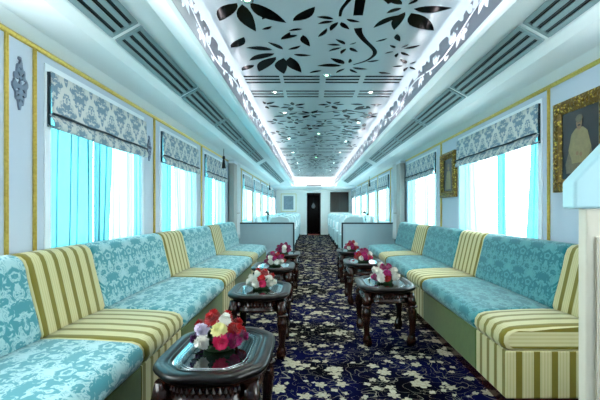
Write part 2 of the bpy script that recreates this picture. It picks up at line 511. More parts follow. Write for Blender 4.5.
# ornamental cut-out panel: traced leaves are placed on the ceiling plane
def cp(px, py):
    h = CEIL-CZ
    return ((px-311)*h/(210-py)+CX, 400*h/(210-py))
def lf(b, t, w=.34, bend=.06):
    (bx, by), (tx, ty) = cp(*b), cp(*t)
    dx, dy = abs(tx-bx), abs(ty-by); q = dx*dx/(dx*dx+dy*dy)
    return leaf2(bx, by, tx, ty, (.46*q+.23*(1-q))*min(1.2, max(.85, w/.32)), bend)
sec1 = [
    lf((237,3),(219.5,21.5),.42), lf((242,4),(256,32),.38), lf((250,2.5),(287,23.5),.36), lf((231,48),(244,37),.42),
    lf((273,50),(245,48),.2), lf((275,53.5),(249,61),.24), lf((254,65),(242,71),.4), lf((276,57),(259,72),.33), lf((283.5,58),(284,74.5),.4), lf((283,50),(267,42),.3),
    lf((290,57),(301.5,73),.38), lf((293,54.5),(312,55.5),.2), lf((288,50),(301,45.5),.3), lf((281,40),(290,32),.35),
    lf((293,21.5),(315,6.5),.42), lf((334,19.5),(315.5,17),.22), lf((334,21.5),(317,24.5),.25), lf((338,22),(330.5,31.5),.38), lf((341,22),(349.5,30),.38), lf((346,19),(361,22.5),.28),
    lf((303,29),(288,31.5),.25), lf((298,35),(281,40),.3), lf((303,35),(310,47),.55), lf((318,37.5),(327,28),.3),
    lf((345,45),(335,39),.32), lf((341,45.5),(326,45),.2), lf((342,47.5),(328,52),.25), lf((346,48.5),(341,54.5),.4), lf((350,47.5),(358,52.5),.4), lf((349,45),(357,42),.3),
    lf((344,64.5),(330,58),.4), lf((342,66),(316,66),.16), lf((322,70.5),(309,73.5),.3), lf((345,68.5),(336,73.5),.3), lf((352,67.5),(368.5,69.5),.2), lf((350,69),(358,73.5),.3), lf((349,63.5),(350,58.5),.6),
    lf((400,15),(373,28.5),.24), lf((413,9),(453,8),.17), lf((405,12),(394,30.5),.4), lf((402,8),(386,14),.4), lf((411,13),(434,31),.55), lf((408,5),(420,-3),.4), lf((402,5),(384,-2),.34), lf((397,34),(400,42),.5),
    lf((403,49),(421,45),.22), lf((401,48),(409,44),.35), lf((395,48.5),(389.5,45),.5), lf((394,51.5),(384,54),.25), lf((398,53),(396,58),.4), lf((401,52),(410,56),.3),
    lf((409,64),(416.5,61.5),.35), lf((406,64),(400,59),.35), lf((404,66),(391,67.5),.2), lf((408,67),(404,72),.35), lf((410,66.5),(416,70),.3),
    lf((366,62),(380,60),.25), lf((375,42),(388,38),.25), lf((378,72),(392,74),.2), lf((262,30),(272,26),.35), lf((262,20),(268,12),.35),
    band2([cp(361,-4), cp(358,16)], .055), band2([cp(358,28), cp(359,33), cp(364,40), cp(375,52), cp(368,60), cp(353,65)], [.05, .018]),
    band2([cp(340,17), cp(342,9), cp(352,-3)], [.015, .03]), band2([cp(383,-3), cp(392,3)], [.03, .05]),
]
def motif(x, y, R, n, rng, a0=None):
    a0 = rng.random()*6.28 if a0 is None else a0
    out = []
    for k in range(n):
        a = a0 + 2*pi*k/n + rng.uniform(-.18, .18); L = R*rng.uniform(.7, 1.05)
        q = cos(a)**2
        out.append(leaf2(x+cos(a)*R*.17, y+sin(a)*R*.2, x+cos(a)*L, y+sin(a)*L*1.2, (.54*q+.34*(1-q))*rng.uniform(.85, 1.15), rng.uniform(-.06, .08)))
    return out
def section(y0, y1, rng):
    hs = []
    rows = max(2, int((y1-y0)/.36))
    for r in range(rows):
        yy = y0+.22+(y1-y0-.4)*(r+.0)/max(1, rows-1)
        for c in (-1.5, -.5, .5, 1.5):
            x = c*.33+rng.uniform(-.07, .07)+(.12 if r % 2 else -.10); y = yy+rng.uniform(-.06, .06)
            x = max(-.58, min(.58, x))
            hs += motif(x, y, rng.uniform(.13, .21), rng.choice((5, 6, 7)), rng)
            if rng.random() < .6:
                a = rng.uniform(-.6, .6); L = rng.uniform(.12, .2); x2 = x+.24*(1 if x < .3 else -1)
                hs.append(leaf2(x2, y+.2, x2+L*cos(a), y+.2+L*sin(a), .36))
        xs = -.5
        hs.append(band2([(xs+rng.uniform(0, .3), yy+.2), (xs+.45, yy+.29), (xs+.75, yy+.2), (xs+1.0, yy+.31)], [.016, .038]))
    return [h for h in hs if all(abs(p[0]) < .70 and y0+.02 < p[1] < y1-.02 for p in h)]
rng = random.Random(11)
holes = [h for h in sec1 if all(abs(p[0]) < .74 and p[1] < 3.22 for p in h)]
cuts = [(Y0, 3.19, holes + section(Y0, 1.85, rng))]
def slats(y0):
    hs = []
    for dy in (.04, .115, .19, .44, .53, .62):
        for c, (a, b) in enumerate(((-.655, -.365), (-.335, -.035), (.015, .295), (.335, .645))):
            yy = y0+dy
            hs.append([(a, yy), (b, yy), (b, yy+.042), (a, yy+.042)])
    return hs
yy = 3.19
while yy < YE-.3:
    e = min(yy+.76, YE); cuts.append((yy, e, slats(yy) if e-yy > .7 else [])); yy = e
    e = min(yy+3.0, YE)
    if e > yy+.3: cuts.append((yy, e, section(yy, e, rng)))
    yy = e
pan = MB()
for a, b, hs in cuts:
    sh = cutsheet([(-.82, a), (.82, a), (.82, b), (-.82, b)], hs)
    addsheet(pan, sh, lambda u, v, k: (u, v, CEIL+.003*k))
struct(pan.build('ceiling_panel', M['panel']))
struct(MB().box(-.80, .80, Y0, YE, CEIL+.0032, CEIL+.014).build('ceiling_mirror', M['mirror']))

# pierced friezes along both coves, LED strips hidden in the cove behind them
def frieze_unit(rng, L=.9):
    hs = []; H = .157
    mid = lambda y: H*.5+H*.22*sin(2*pi*y/L)
    pts = [(k*L/8, mid(k*L/8)) for k in range(9)]
    pts = [(.012, pts[0][1])] + pts[1:-1] + [(L-.012, pts[-1][1])]
    hs.append(band2(pts, .010))
    for k in range(9):
        y = .06+k*.098; z = mid(y); up = 1 if k % 2 else -1
        for j, (da, ln) in enumerate(((.9, .085), (1.7, .07), (2.4, .062))):
            a = up*da+rng.uniform(-.2, .2)
            y2, z2 = y+cos(a)*ln, z+sin(a)*ln
            if .005 < z2 and .01 < y2 < L-.01:
                hs.append(leaf2(y+cos(a)*.010, z+sin(a)*.010, y2, z2, .52, .08))
        # berries and scrolls
        yb, zb = y+.045, z-up*.035
        if .015 < zb < H-.015 and yb < L-.02:
            r = rng.uniform(.006, .010); hs.append([(yb+r*cos(q*pi/4), zb+r*sin(q*pi/4)) for q in range(8)])
    for k in range(7):
        y = .05+k*.13
        hs.append(leaf2(y, H-.035, y+.05, H+.012, .5, .1))
    return hs
def ftop(L, H=.157):
    pts = [(0, 0), (L, 0)]
    n = 36
    for i in range(n+1):
        y = L*(1-i/n); pts.append((y, H-.018+.018*abs(sin(y/L*pi*6))))
    return pts
FL = .9
fsheet = cutsheet(ftop(FL), frieze_unit(random.Random(5), FL))
for i, s in enumerate((-1, 1)):
    mb = MB(); k = 0
    while Y0+k*FL*1.5 < YE:
        addsheet(mb, fsheet, lambda u, v, q: (s*(.677+.0015*q), Y0+k*FL*1.5+u*1.5, LIP+v)); k += 1
    struct(mb.build('trim_%d' % (2+i), M['frieze']))
for i, s in enumerate((-1, 1)):
    st = MB().box(s*.692, s*.704, Y0, YE, 1.942, 1.947).build('led_strip', M['led'])
    tag(st, 'white light strip glowing in the %s cove behind the pierced frieze' % ('left' if s < 0 else 'right'), 'light')

# gilt rails and battens
gi = 4
for s, (ya, yb) in ((-1, (Y0, 16.9)), (1, (Y0, 16.9))):
    pr = [(s*W, RAIL-.022), (s*(W-.012), RAIL-.018), (s*(W-.018), RAIL-.006), (s*(W-.012), RAIL+.004), (s*W, RAIL+.006)]
    struct(MB().prism(pr, ya, yb, 'y', smooth=False).build('trim_%d' % gi, M['gold'])); gi += 1
for s, ys in ((-1, (1.95, 2.15, 3.79, 5.42)), (1, (2.86, 5.22))):
    for y in ys:
        mb = MB().box(s*W, s*(W-.014), y-.008, y+.008, .5, RAIL-.02)
        mb.box(s*(W-.012), s*(W-.020), y-.003, y+.003, .5, RAIL-.02)
        struct(mb.build('trim_%d' % gi, M['gold'], bevel=.003)); gi += 1
# dining section: pale battens between windows
for s in (-1, 1):
    for y in (8.55, 10.2, 11.85, 13.5, 15.12):
        struct(MB().box(s*W, s*(W-.012), y-.02, y+.02, .5, RAIL-.02).build('trim_%d' % gi, M['gold'], bevel=.003)); gi += 1

# ------------------------------------------------------------------ air vents
def vent(L):
    root = thing('air_vent', '', 'vent', group='louvred air vents along the ceiling')
    w = .083
    fr = MB()
    fr.box(-w, w, 0, .024, -.012, 0); fr.box(-w, w, L-.024, L, -.012, 0)
    xs = (-w, -w+.024, -.039, -.011, .011, .039, w-.024, w)
    for a, b in ((xs[0], xs[1]), (xs[2], xs[3]), (xs[4], xs[5]), (xs[6], xs[7])): fr.box(a, b, .024, L-.024, -.012, 0)
    fr.build('frame', M['vent'], root, bevel=.002, seg=1)
    MB().box(-w+.01, w-.01, .02, L-.02, -.0015, 0).build('backing', M['dark'], root)
    for a, b in ((xs[1], xs[2]), (xs[3], xs[4]), (xs[5], xs[6])):
        c = (a+b)/2
        MB().prism([(c-.003, -.004), (c+.003, -.003), (c+.003, -.002), (c-.003, -.003)], .024, L-.024, 'y').build('louver', M['edge'], root)
    return root
ventz = [(1.05, 2.21), (2.25, 3.36), (3.40, 4.52), (4.56, 5.69), (5.73, 6.90), (6.94, 8.06)] + [(8.55+1.15*k, 9.67+1.15*k) for k in range(5)]
NUM = ['nearest', 'second', 'third', 'fourth', 'fifth', 'sixth', 'seventh', 'eighth', 'ninth', 'tenth', 'eleventh']
vp = {}
for s in (-1, 1):
    for k, (a, b) in enumerate(ventz):
        L = round(b-a, 2)
        lab = 'grey louvred air vent in the %s ceiling soffit, %s from the camera' % ('left' if s < 0 else 'right', NUM[k])
        loc = (s*1.138, a, 2.0607)
        if L not in vp:
            vp[L] = vent(L); vp[L].location = loc; vp[L]['label'] = lab; vr = vp[L]
        else: vr = dup(vp[L], loc, lab)
        vr.rotation_euler = (0, s*.507, 0)
ev = thing('ceiling_vent', 'small dark slot vent above the far doorway', 'vent', (.0, 14.45, 1.93))
MB().box(-.27, .27, 0, .02, 0, .035).build('slot', M['dark'], ev)

# downlights
def downlight(m):
    r = thing('ceiling_downlight', '', 'downlight', group='small downlights in the pierced ceiling')
    MB().lathe([(.020, 0), (.034, 0), (.036, -.003), (.030, -.006), (.020, -.004)], n=20).build('ring', M['chrome'], r)
    MB().lathe([(.0, -.0045), (.014, -.004), (.020, -.002)], n=20).build('lens', m, r)
    ld = bpy.data.lights.new('downlight_beam', 'SPOT'); ld.energy = 9; ld.spot_size = 2.6; ld.spot_blend = 1.0; ld.shadow_soft_size = .02
    ld.color = (.80, 1, .86) if m == M['lampg'] else (1, .98, .95)
    lo = bpy.data.objects.new('beam', ld); C.objects.link(lo); lo.parent = r; lo.location = (0, 0, -.012)
    return r
dw = downlight(M['lampw']); dg = downlight(M['lampg'])
first = {'w': True, 'g': True}
DL = [(-.44, 3.67, 'w'), (.44, 3.67, 'w'), (-.40, 4.45, 'w'), (.48, 4.95, 'w'), (.02, 3.21, 'g'), (-.435, 2.06, 'g'), (.0, 5.67, 'g'), (-.44, 6.05, 'w'), (.44, 6.3, 'w'),
      (-.44, 7.5, 'w'), (.44, 7.5, 'w'), (.0, 8.2, 'g'), (-.42, 9.2, 'w'), (.42, 9.2, 'w'), (-.42, 11.0, 'w'), (.42, 11.0, 'w')]
for k, (x, y, c) in enumerate(DL):
    lab = ('green tinted' if c == 'g' else 'white') + ' downlight in the leaf patterned ceiling, %s of centre line, number %d of its row going back' % ('left' if x < -.1 else 'right' if x > .1 else 'on the', k+1)
    side_ = 'left half' if x < -.1 else 'right half' if x > .1 else 'middle'
    same = [d for d in DL if d[2] == c and ((d[0] < -.1) == (x < -.1)) and ((d[0] > .1) == (x > .1))]
    nth = NUM[sorted(d[1] for d in same).index(y)]
    lab = '%s downlight in the %s of the leaf patterned ceiling, %s from the camera' % ('green tinted' if c == 'g' else 'white', side_, nth)
    src = dw if c == 'w' else dg
    if first[c]: src.location = (x, y, CEIL); src['label'] = lab; first[c] = False
    else: dup(src, (x, y, CEIL), lab)

# ------------------------------------------------------------------ blinds and curtains
def grid(mb, nu, nv, f, uvf, mi=0):
    vs = [f(i/nu, j/nv) for j in range(nv+1) for i in range(nu+1)]
    uv = [uvf(i/nu, j/nv) for j in range(nv+1) for i in range(nu+1)]
    fs, us = [], []
    for j in range(nv):
        for i in range(nu):
            q = (j*(nu+1)+i, j*(nu+1)+i+1, (j+1)*(nu+1)+i+1, (j+1)*(nu+1)+i)
            fs.append(q); us.append([uv[a] for a in q])
    mb.add(vs, fs, us, mi, True)
def blind(s, a, b, lab, top=1.84, bot=1.52):
    L = b-a
    r = thing('roman_blind', lab, 'blind', (s*W, (a+b)/2, bot), 'grey blue damask roman blinds')
    H = top-bot
    MB().box(0, -s*.026, -L/2, L/2, H-.02, H).build('headrail', M['trimdark'], r, bevel=.003)
    # cloth: drops flat, then two soft stacked folds
    pr = [(.028, H), (.031, H*.75), (.033, H*.5), (.035, H*.30), (.040, .085), (.024, .078), (.032, .06), (.048, .035), (.050, .012), (.043, .0), (.030, .004), (.018, .02)]
    mb = MB(); n = len(pr)-1
    arc = [0]
    for i in range(n): arc.append(arc[-1]+hypot(pr[i+1][0]-pr[i][0], pr[i+1][1]-pr[i][1]))
    def f(u, v):
        i = round(v*n); x, z = pr[i]
        y = (u-.5)*L
        wob = .004*sin(u*9+i)*(i/n)
        return (-s*(x+wob), y, z+.005*sin(u*7+1)*(i/n))
    grid(mb, 24, n, f, lambda u, v: (u*L, -arc[round(v*n)]+.06))
    cl = mb.build('cloth', M['blind'], r, fix=False)
    so = cl.modifiers.new('solid', 'SOLIDIFY'); so.thickness = .004
    tb = MB()
    tb.tube([(-s*(.042+.002*sin(k*.9)), -L/2+L*k/16, .082+.003*sin(k*1.1)) for k in range(17)], .007, 6)
    tb.build('braid', M['trimdark'], r)
    for q in (-1, 1):
        MB().prism([(0, 0.01), (-s*.026, .01), (-s*.026, H-.02), (0, H-.02)], q*L/2-.002*q, q*L/2-.006*q, 'y').build('side_return', M['trimdark'], r)
    return r
def curtain(s, a, b, lab, m, folds=5, amp=.013, z0=SILL+.005, z1=HEAD-.01, pinch=0.0, side=0, x=W+.055, group='sheer turquoise window curtains', dens=0):
    """pleated sheet; pinch gathers the foot towards side"""
    L = b-a
    r = thing('sheer_curtain', lab, 'curtain', (s*x, (a+b)/2, z0), group)
    mb = MB(); H = z1-z0; nu = folds*14
    ph = RND.random()*6
    def f(u, v):
        y = (u-.5)*L
        g = pinch*(1-v)**1.5
        y = y*(1-g)+side*L*.5*g
        th = u*folds*2*pi+ph+.5*sin(u*5+v*2)
        w = sin(th)*amp*(1-.35*v)
        y += (.14*L/folds)*sin(2*th)*min(1, 8*u, 8*(1-u))
        return (s*w, y, v*H)
    grid(mb, nu, 10, f, lambda u, v: (u*L, v*H))
    mb.build('cloth', m, r, fix=False)
    rod = MB().tube([(0, -L/2, H+.002), (0, L/2, H+.002)], .005, 8)
    rod.build('rod', M['chrome'], r)
    return r
blind(-1, 2.25, 3.55, 'damask roman blind over the nearest left window, widest in the photo')
blind(-1, 3.95, 5.19, 'damask roman blind over the second left window from the camera')
blind(-1, 5.57, 6.93, 'damask roman blind over the third left window, last before the taupe post')
blind(1, 2.96, 4.61, 'damask roman blind over the nearest right window between two gilt framed pictures', 1.85, 1.545)
blind(1, 5.43, 7.06, 'damask roman blind over the second right window, beyond the small framed picture', 1.85, 1.545)
for s, sd in ((-1, 'left'), (1, 'right')):
    for k, (a, b) in enumerate([w for w in WIN[sd] if w[0] > 8]):
        blind(s, a-.03, b+.03, 'damask roman blind over the %s %s window behind the dining partition' % (NUM[k].replace('nearest', 'first'), sd))
# left: strongly coloured sheers
curtain(-1, 2.28, 2.86, 'deep turquoise sheer on the near side of the nearest left window', M['curt_l'], 3)
curtain(-1, 2.80, 3.06, 'thin turquoise sheer gathered at the middle of the nearest left window', M['curt_l'], 3, x=W+.018, pinch=.3, side=-1)
curtain(-1, 3.08, 3.46, 'very thin pale sheer on the far side of the nearest left window', M['curt_t'], 3)
curtain(-1, 3.42, 3.52, 'narrow turquoise strip of sheer at the far jamb of the nearest left window', M['curt_t'], 2, x=W+.018)
curtain(-1, 3.98, 4.45, 'turquoise sheer on the near half of the second left window', M['curt_l'], 2)
curtain(-1, 4.40, 5.16, 'pale turquoise sheer on the far half of the second left window', M['curt_r'], 3, x=W+.018, pinch=.1, side=1)
curtain(-1, 5.60, 6.30, 'turquoise sheer on the near half of the third left window', M['curt_l'], 3)
curtain(-1, 6.22, 6.90, 'turquoise sheer on the far half of the third left window', M['curt_r'], 3, x=W+.018)
# right: pulled aside
curtain(1, 2.99, 3.20, 'turquoise sheer bunched at the near jamb of the nearest right window', M['curt_l'], 3, pinch=-.35, side=-1)
curtain(1, 3.62, 3.80, 'narrow turquoise sheer hanging at the middle of the nearest right window', M['curt_l'], 2)
curtain(1, 4.26, 4.58, 'pale sheer flaring out at the far jamb of the nearest right window', M['curt_r'], 3, pinch=-.35, side=1)
curtain(1, 5.46, 5.72, 'turquoise sheer at the near jamb of the second right window', M['curt_r'], 3, pinch=-.3, side=-1)
curtain(1, 6.0, 6.25, 'narrow sheer hanging at the middle of the second right window', M['curt_t'], 3)
curtain(1, 6.7, 7.03, 'pale sheer at the far jamb of the second right window', M['curt_r'], 3, pinch=-.2, side=1)
for s, sd in ((-1, 'left'), (1, 'right')):
    for k, (a, b) in enumerate([w for w in WIN[sd] if w[0] > 8]):
        curtain(s, a, a+(b-a)*(.8 if s < 0 else .6), 'pale turquoise sheer in the %s %s window of the dining section' % (NUM[k].replace('nearest', 'first'), sd), M['curt_r'], 5)

# posts and tied-back drapes at the dining partition
for s, sd in ((-1, 'left'), (1, 'right')):
    p = thing('post', 'taupe upright post standing on the %s wall just before the dining partition' % sd, 'post', (s*1.535, 7.32, 0))
    MB().box(-.05, .05, -.14, .14, 0, 1.93).build('shaft', M['post'], p, bevel=.012)
    MB().box(-.058, .058, -.15, .15, 1.90, 1.945).build('capital', M['white'], p, bevel=.006)
    d = thing('drape', 'pale drape hanging on the %s wall between taupe post and dining partition' % sd, 'curtain', (s*1.53, 7.72, .5))
    mb = MB()
    def f(u, v):
        z = v*1.45; wd = .38*(1-.45*math.exp(-((v-.35)/.18)**2))
        return (s*(.028*sin(u*5*2*pi)), (u-.5)*wd, z)
    grid(mb, 50, 14, f, lambda u, v: (u, v)); c = mb.build('cloth', M['drape'], d, fix=False)
    c.modifiers.new('solid', 'SOLIDIFY').thickness = .003
    MB().tube([(.035*cos(q*pi/6), .115*sin(q*pi/6), .5) for q in range(13)], .01, 6).build('tieback', M['post'], d)

# ------------------------------------------------------------------ wall ornaments
def ornament(s, y, z, H, lab):
    hs = []; Wd = H*.42
    out = []
    n = 48
    for k in range(n):
        a = 2*pi*k/n
        r = 1/(abs(cos(a))**1.1+abs(sin(a))**1.1)**(1/1.1)
        r *= 1+.10*sin(a*10)
        out.append((Wd/2*r*cos(a), H/2*r*sin(a)))
    for sx in (-1, 1):
        for (bx, by, tx, ty) in ((.04, .0, .34, .10), (.04, -.10, .26, -.14), (.05, .16, .20, .24), (.04, .05, .12, .14), (.08, -.2, .2, -.26), (.02, -.28, .08, -.36), (.02, .28, .09, .34)):
            hs.append(leaf2(sx*bx*Wd*1.2, by*H, sx*tx*Wd*1.2, ty*H, .45, .12*sx))
    mb = MB(); addsheet(mb, cutsheet(out, hs), lambda u, v, k: (-s*(.010*(1-k)), u, v))
    mb.lathe([(.0, .0), (.012, .004), (.012, .016), (.004, .02)], 0, 0, H/2-.006, 10)
    o = mb.build('wall_ornament', M['silver']); o.location = (s*W, y, z); tag(o, lab, 'ornament', 'silver filigree wall ornaments')
ornament(-1, 2.045, 1.70, .26, 'silver filigree ornament on the narrow left wall panel before the nearest window')
ornament(-1, 3.68, 1.62, .22, 'silver filigree ornament on the left wall between the first and second windows')
def tassel(x, y, z, L, lab):
    t = thing('tassel', lab, 'tassel', (x, y, z), 'black hanging tassels')
    MB().tube([(0, 0, 0), (0, 0, -L*.4)], .004, 6).build('cord', M['black'], t)
    MB().lathe([(.0, -L*.36), (.018, -L*.40), (.022, -L*.5), (.014, -L*.55), (.024, -L*.75), (.03, -L), (.0, -L)], n=12).build('fringe', M['black'], t)
tassel(-1.42, 6.02, 1.986, .30, 'black tassel hanging from the left soffit in front of the third window')
tassel(1.5, 11.0, 1.985, .28, 'small black tassel hanging by the right dining windows')
tassel(-1.5, 13.5, 1.985, .25, 'small black tassel hanging by the left dining windows near the end wall')

# ------------------------------------------------------------------ framed pictures
def picture(name, lab, s, ya, yb, za, zb, fw, figure, ph=.03):
    r = thing(name, lab, 'picture', (s*W, (ya+yb)/2, za))
    w = (yb-ya)/2; H = zb-za
    fr = MB()
    prf = [(0, 0), (ph*.8, 0), (ph, fw*.25), (ph*.75, fw*.5), (ph*.95, fw*.72), (ph*.45, fw), (0, fw)]
    def ring(inset): return [(-w+inset, inset), (w-inset, inset), (w-inset, H-inset), (-w+inset, H-inset)]
    vs = []
    for dx, ins in prf:
        for (y, z) in ring(ins): vs.append((-s*dx, y, z))
    fs = [(j*4+k, j*4+(k+1) % 4, (j+1)*4+(k+1) % 4, (j+1)*4+k) for j in range(len(prf)-1) for k in range(4)]
    fr.add(vs, fs)
    # carved beads
    per = ring(fw*.5)
    for k in range(4):
        a, b = per[k], per[(k+1) % 4]; L = hypot(b[0]-a[0], b[1]-a[1]); n = max(3, int(L/.035))
        for i in range(n):
            t = (i+.5)/n
            cy, cz = a[0]+(b[0]-a[0])*t, a[1]+(b[1]-a[1])*t
            vv = []; R = fw*.22
            for (rr, hh) in ((1, 0), (.75, .5), (0, .75)):
                for q in range(6): vv.append((-s*(ph*.75+hh*R), cy+R*rr*cos(q*pi/3), cz+R*rr*sin(q*pi/3)))
            fr.add(vv, [(j*6+q, j*6+(q+1) % 6, (j+1)*6+(q+1) % 6, (j+1)*6+q) for j in range(2) for q in range(6)], None, 0, True)
    fr.build('frame', M['carved'], r)
    pt = MB(); x = -s*ph*.35
    pt.box(0, x, -w+fw*.8, w-fw*.8, fw*.8, H-fw*.8, 0)
    iw, ih = w-fw, H-2*fw
    def P(pts, mi, lay): pt.add([(x-s*.0006*lay, -s*0+u*iw*(-1), fw+v*ih) for u, v in pts], [tuple(range(len(pts)))], None, mi)
    def ell(cu, cv, ru, rv, mi, lay, n=20): P([(cu+ru*cos(2*pi*k/n), cv+rv*sin(2*pi*k/n)) for k in range(n)], mi, lay)
    if figure == 'seated':
        P([(-.75, .08), (.75, .08), (.8, .20), (.55, .5), (-.5, .5), (-.8, .22)], 3, 1)            # robe over knees
        P([(-.42, .22), (.42, .22), (.50, .50), (.44, .66), (.2, .73), (-.2, .73), (-.44, .66), (-.52, .5)], 2, 2)  # coat
        P([(-.44, .66), (-.62, .42), (-.45, .30), (-.1, .34), (-.1, .40), (-.40, .42), (-.32, .6)], 2, 3)
        P([(.44, .66), (.64, .42), (.48, .30), (.1, .32), (.1, .38), (.42, .42), (.32, .6)], 2, 3)
        ell(0, .80, .16, .085, 1, 4); ell(0, .865, .2, .055, 3, 5); ell(0, .73, .12, .03, 1, 3)
        ell(-.1, .36, .08, .03, 1, 5); ell(.1, .34, .08, .03, 1, 5)
        ell(-.05, .805, .022, .008, 0, 6, 8); ell(.06, .805, .022, .008, 0, 6, 8); ell(0, .765, .08, .014, 0, 6, 10)
    else:
        P([(-.45, .05), (.45, .05), (.40, .45), (.3, .62), (-.3, .62), (-.42, .45)], 2, 1)
        ell(0, .72, .2, .09, 1, 2); ell(0, .80, .24, .06, 3, 3); P([(-.7, .05), (-.5, .05), (-.4, .3), (-.6, .35)], 3, 1)
    pt.build('painting', [M['canvas'], M['skin'], M['uniform'], M['uniform2']], r, fix=False)
    return r
picture('portrait', 'large carved gilt frame with a painted portrait of a seated person in pale coat', 1, 2.27, 2.785, 1.18, 1.785, .085, 'seated')
picture('portrait', 'small carved gilt framed picture on the right wall between the two near windows', 1, 4.66, 5.17, 1.215, 1.765, .08, 'bust', .05)
fp = thing('framed_print', 'pale framed grey print on the far end wall left of the doorway', 'picture', (-1.07, Y1, .95))
MB().box(-.37, .37, -.03, 0, 0, .85).build('frame', M['endwhite'], fp, bevel=.01)
fg = MB()
for a in ((-.33, -.31, .04, .81), (.31, .33, .04, .81)): fg.box(a[0], a[1], -.034, -.02, a[2], a[3])
for a in ((-.33, .33, .04, .06), (-.33, .33, .79, .81)): fg.box(a[0], a[1], -.034, -.02, a[2], a[3])
fg.build('gilt_line', M['gold'], fp)
MB().box(-.21, .21, -.034, -.02, .13, .71).build('print', M['greyart'], fp)
wp = thing('wall_panel', 'dark brown panel on the far end wall right of the doorway', 'panel', (1.11, Y1, .97))
MB().box(-.39, .39, -.04, 0, 0, .86).build('board', M['brown'], wp, bevel=.01)
pb = MB()
for a, b, c, d in ((-.39, .39, 0, .05), (-.39, .39, .81, .86), (-.39, -.34, .05, .81), (.34, .39, .05, .81), (-.015, .015, .05, .81)): pb.box(a, b, -.055, -.04, c, d)
pb.build('moulding', M['brown'], wp, bevel=.006)
# doorway mat and pendant in the corridor
tag(MB().box(DX0+.06, DX1-.06, Y1-.28, Y1+.4, 0, .012).build('door_mat', M['red'], bevel=.004), 'red mat lying in the far doorway', 'mat')
pl = thing('pendant_lamp', 'white pendant lamp hanging in the dark far doorway', 'lamp', (.0, Y1+.9, DZ))
MB().tube([(0, 0, 0), (0, 0, -.42)], .006, 6).build('cord', M['chrome'], pl)
MB().lathe([(.015, -.42), (.03, -.44), (.07, -.52), (.085, -.60), (.05, -.66), (.0, -.67)], n=16).build('shade', M['cloth'], pl)

# ------------------------------------------------------------------ bench seats
SEAT = [(1.40, .335), (.905, .335), (.888, .345), (.874, .375), (.877, .410), (.895, .434), (.93, .448), (1.0, .456), (1.15, .464), (1.30, .466), (1.40, .462)]
BACK = [(1.36, .45), (1.352, .47), (1.362, .52), (1.385, .62), (1.41, .73), (1.428, .80), (1.442, .832), (1.465, .85), (1.50, .855), (1.545, .848), (1.57, .82), (1.575, .45)]
def cushion(prof, s, L, r, x0=1.2, start=0, crown=0.0):
    cxp = sum(p[0] for p in prof)/len(prof); czp = sum(p[1] for p in prof)/len(prof)
    ts = [0, .08, .3, .65, 1.0]
    ys = [-L/2+r*t for t in ts] + [-L/2+r+(L-2*r)*k/4 for k in (1, 2, 3)] + [L/2-r*t for t in reversed(ts)]
    ins = [r*.9*(1-sqrt(max(0, 1-(1-t)**2))) for t in ts]; ins = ins+[0, 0, 0]+ins[::-1]
    arc = [0.0]
    for i in range(len(prof)-1): arc.append(arc[-1]+hypot(prof[i+1][0]-prof[i][0], prof[i+1][1]-prof[i][1]))
    n = len(prof); mb = MB(); vs = []
    for j, y in enumerate(ys):
        for (x, z) in prof:
            d = hypot(x-cxp, z-czp); k = max(0, 1-ins[j]/d)
            zz = czp+(z-czp)*k
            if z > czp: zz += crown*(1-(2*y/L)**2)
            vs.append((s*(cxp+(x-cxp)*k-x0), y, zz))
    fs, us = [], []
    for j in range(len(ys)-1):
        for i in range(n-1):
            fs.append((j*n+i, j*n+i+1, (j+1)*n+i+1, (j+1)*n+i))
            us.append([(ys[j]+L/2, arc[i]), (ys[j]+L/2, arc[i+1]), (ys[j+1]+L/2, arc[i+1]), (ys[j+1]+L/2, arc[i])])
        fs.append((j*n+n-1, j*n, (j+1)*n, (j+1)*n+n-1)); us.append([(ys[j]+L/2, 0)]*2+[(ys[j+1]+L/2, 0)]*2)
    mb.add(vs, fs, us, 0, True)
    for j in (0, len(ys)-1):
        idx = [j*n+i for i in range(n)]
        mb.add([vs[i] for i in idx], [tuple(range(n))], [[(vs[i][2]*.8+.03, vs[i][0]) for i in idx]], 0, False)
    return mb
def boxuv(mb, x0, x1, y0, y1, z0, z1):
    x0, x1 = sorted((x0, x1))
    vs = [(x0,y0,z0),(x1,y0,z0),(x1,y1,z0),(x0,y1,z0),(x0,y0,z1),(x1,y0,z1),(x1,y1,z1),(x0,y1,z1)]
    fs = [(0,3,2,1),(4,5,6,7),(0,1,5,4),(1,2,6,5),(2,3,7,6),(3,0,4,7)]
    us = []
    for f in fs:
        p = [vs[i] for i in f]
        if f in ((0,1,5,4), (2,3,7,6)): us.append([(q[0]+1, q[2]) for q in p])
        else: us.append([(q[1]-y0, q[2] if f in ((1,2,6,5), (3,0,4,7)) else q[0]) for q in p])
    mb.add(vs, fs, us)
protos = {}
def bench(s, kind, y0, y1, lab):
    L = round(y1-y0-.004, 3); key = (s, kind, L); loc = (s*1.2, (y0+y1)/2, 0)
    grp = '%s bench sections' % ('turquoise damask' if kind == 'blue' else 'olive striped')
    if key in protos: return dup(protos[key], loc, lab)
    r = thing('bench_section', lab, 'sofa', loc, grp); protos[key] = r
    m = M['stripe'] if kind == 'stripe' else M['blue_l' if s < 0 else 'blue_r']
    MB().box(s*(.935-1.2), s*(1.56-1.2), -L/2, L/2, 0, .09).build('plinth', M['plinth'], r)
    b = MB(); boxuv(b, s*(.893-1.2), s*(1.56-1.2), -L/2, L/2, .09, .336)
    b.build('skirt', M['stripe'] if kind == 'stripe' else M['green'], r, bevel=.008)
    cushion(SEAT, s, L, .035, crown=.008).build('seat', m, r, fix=False)
    cushion(BACK, s, L, .03).build('backrest', m, r, fix=False)
    return r
B = [.72, 1.86, 2.43, 3.57, 4.14, 5.28, 5.85, 6.99]
bl = 0; st_ = 0
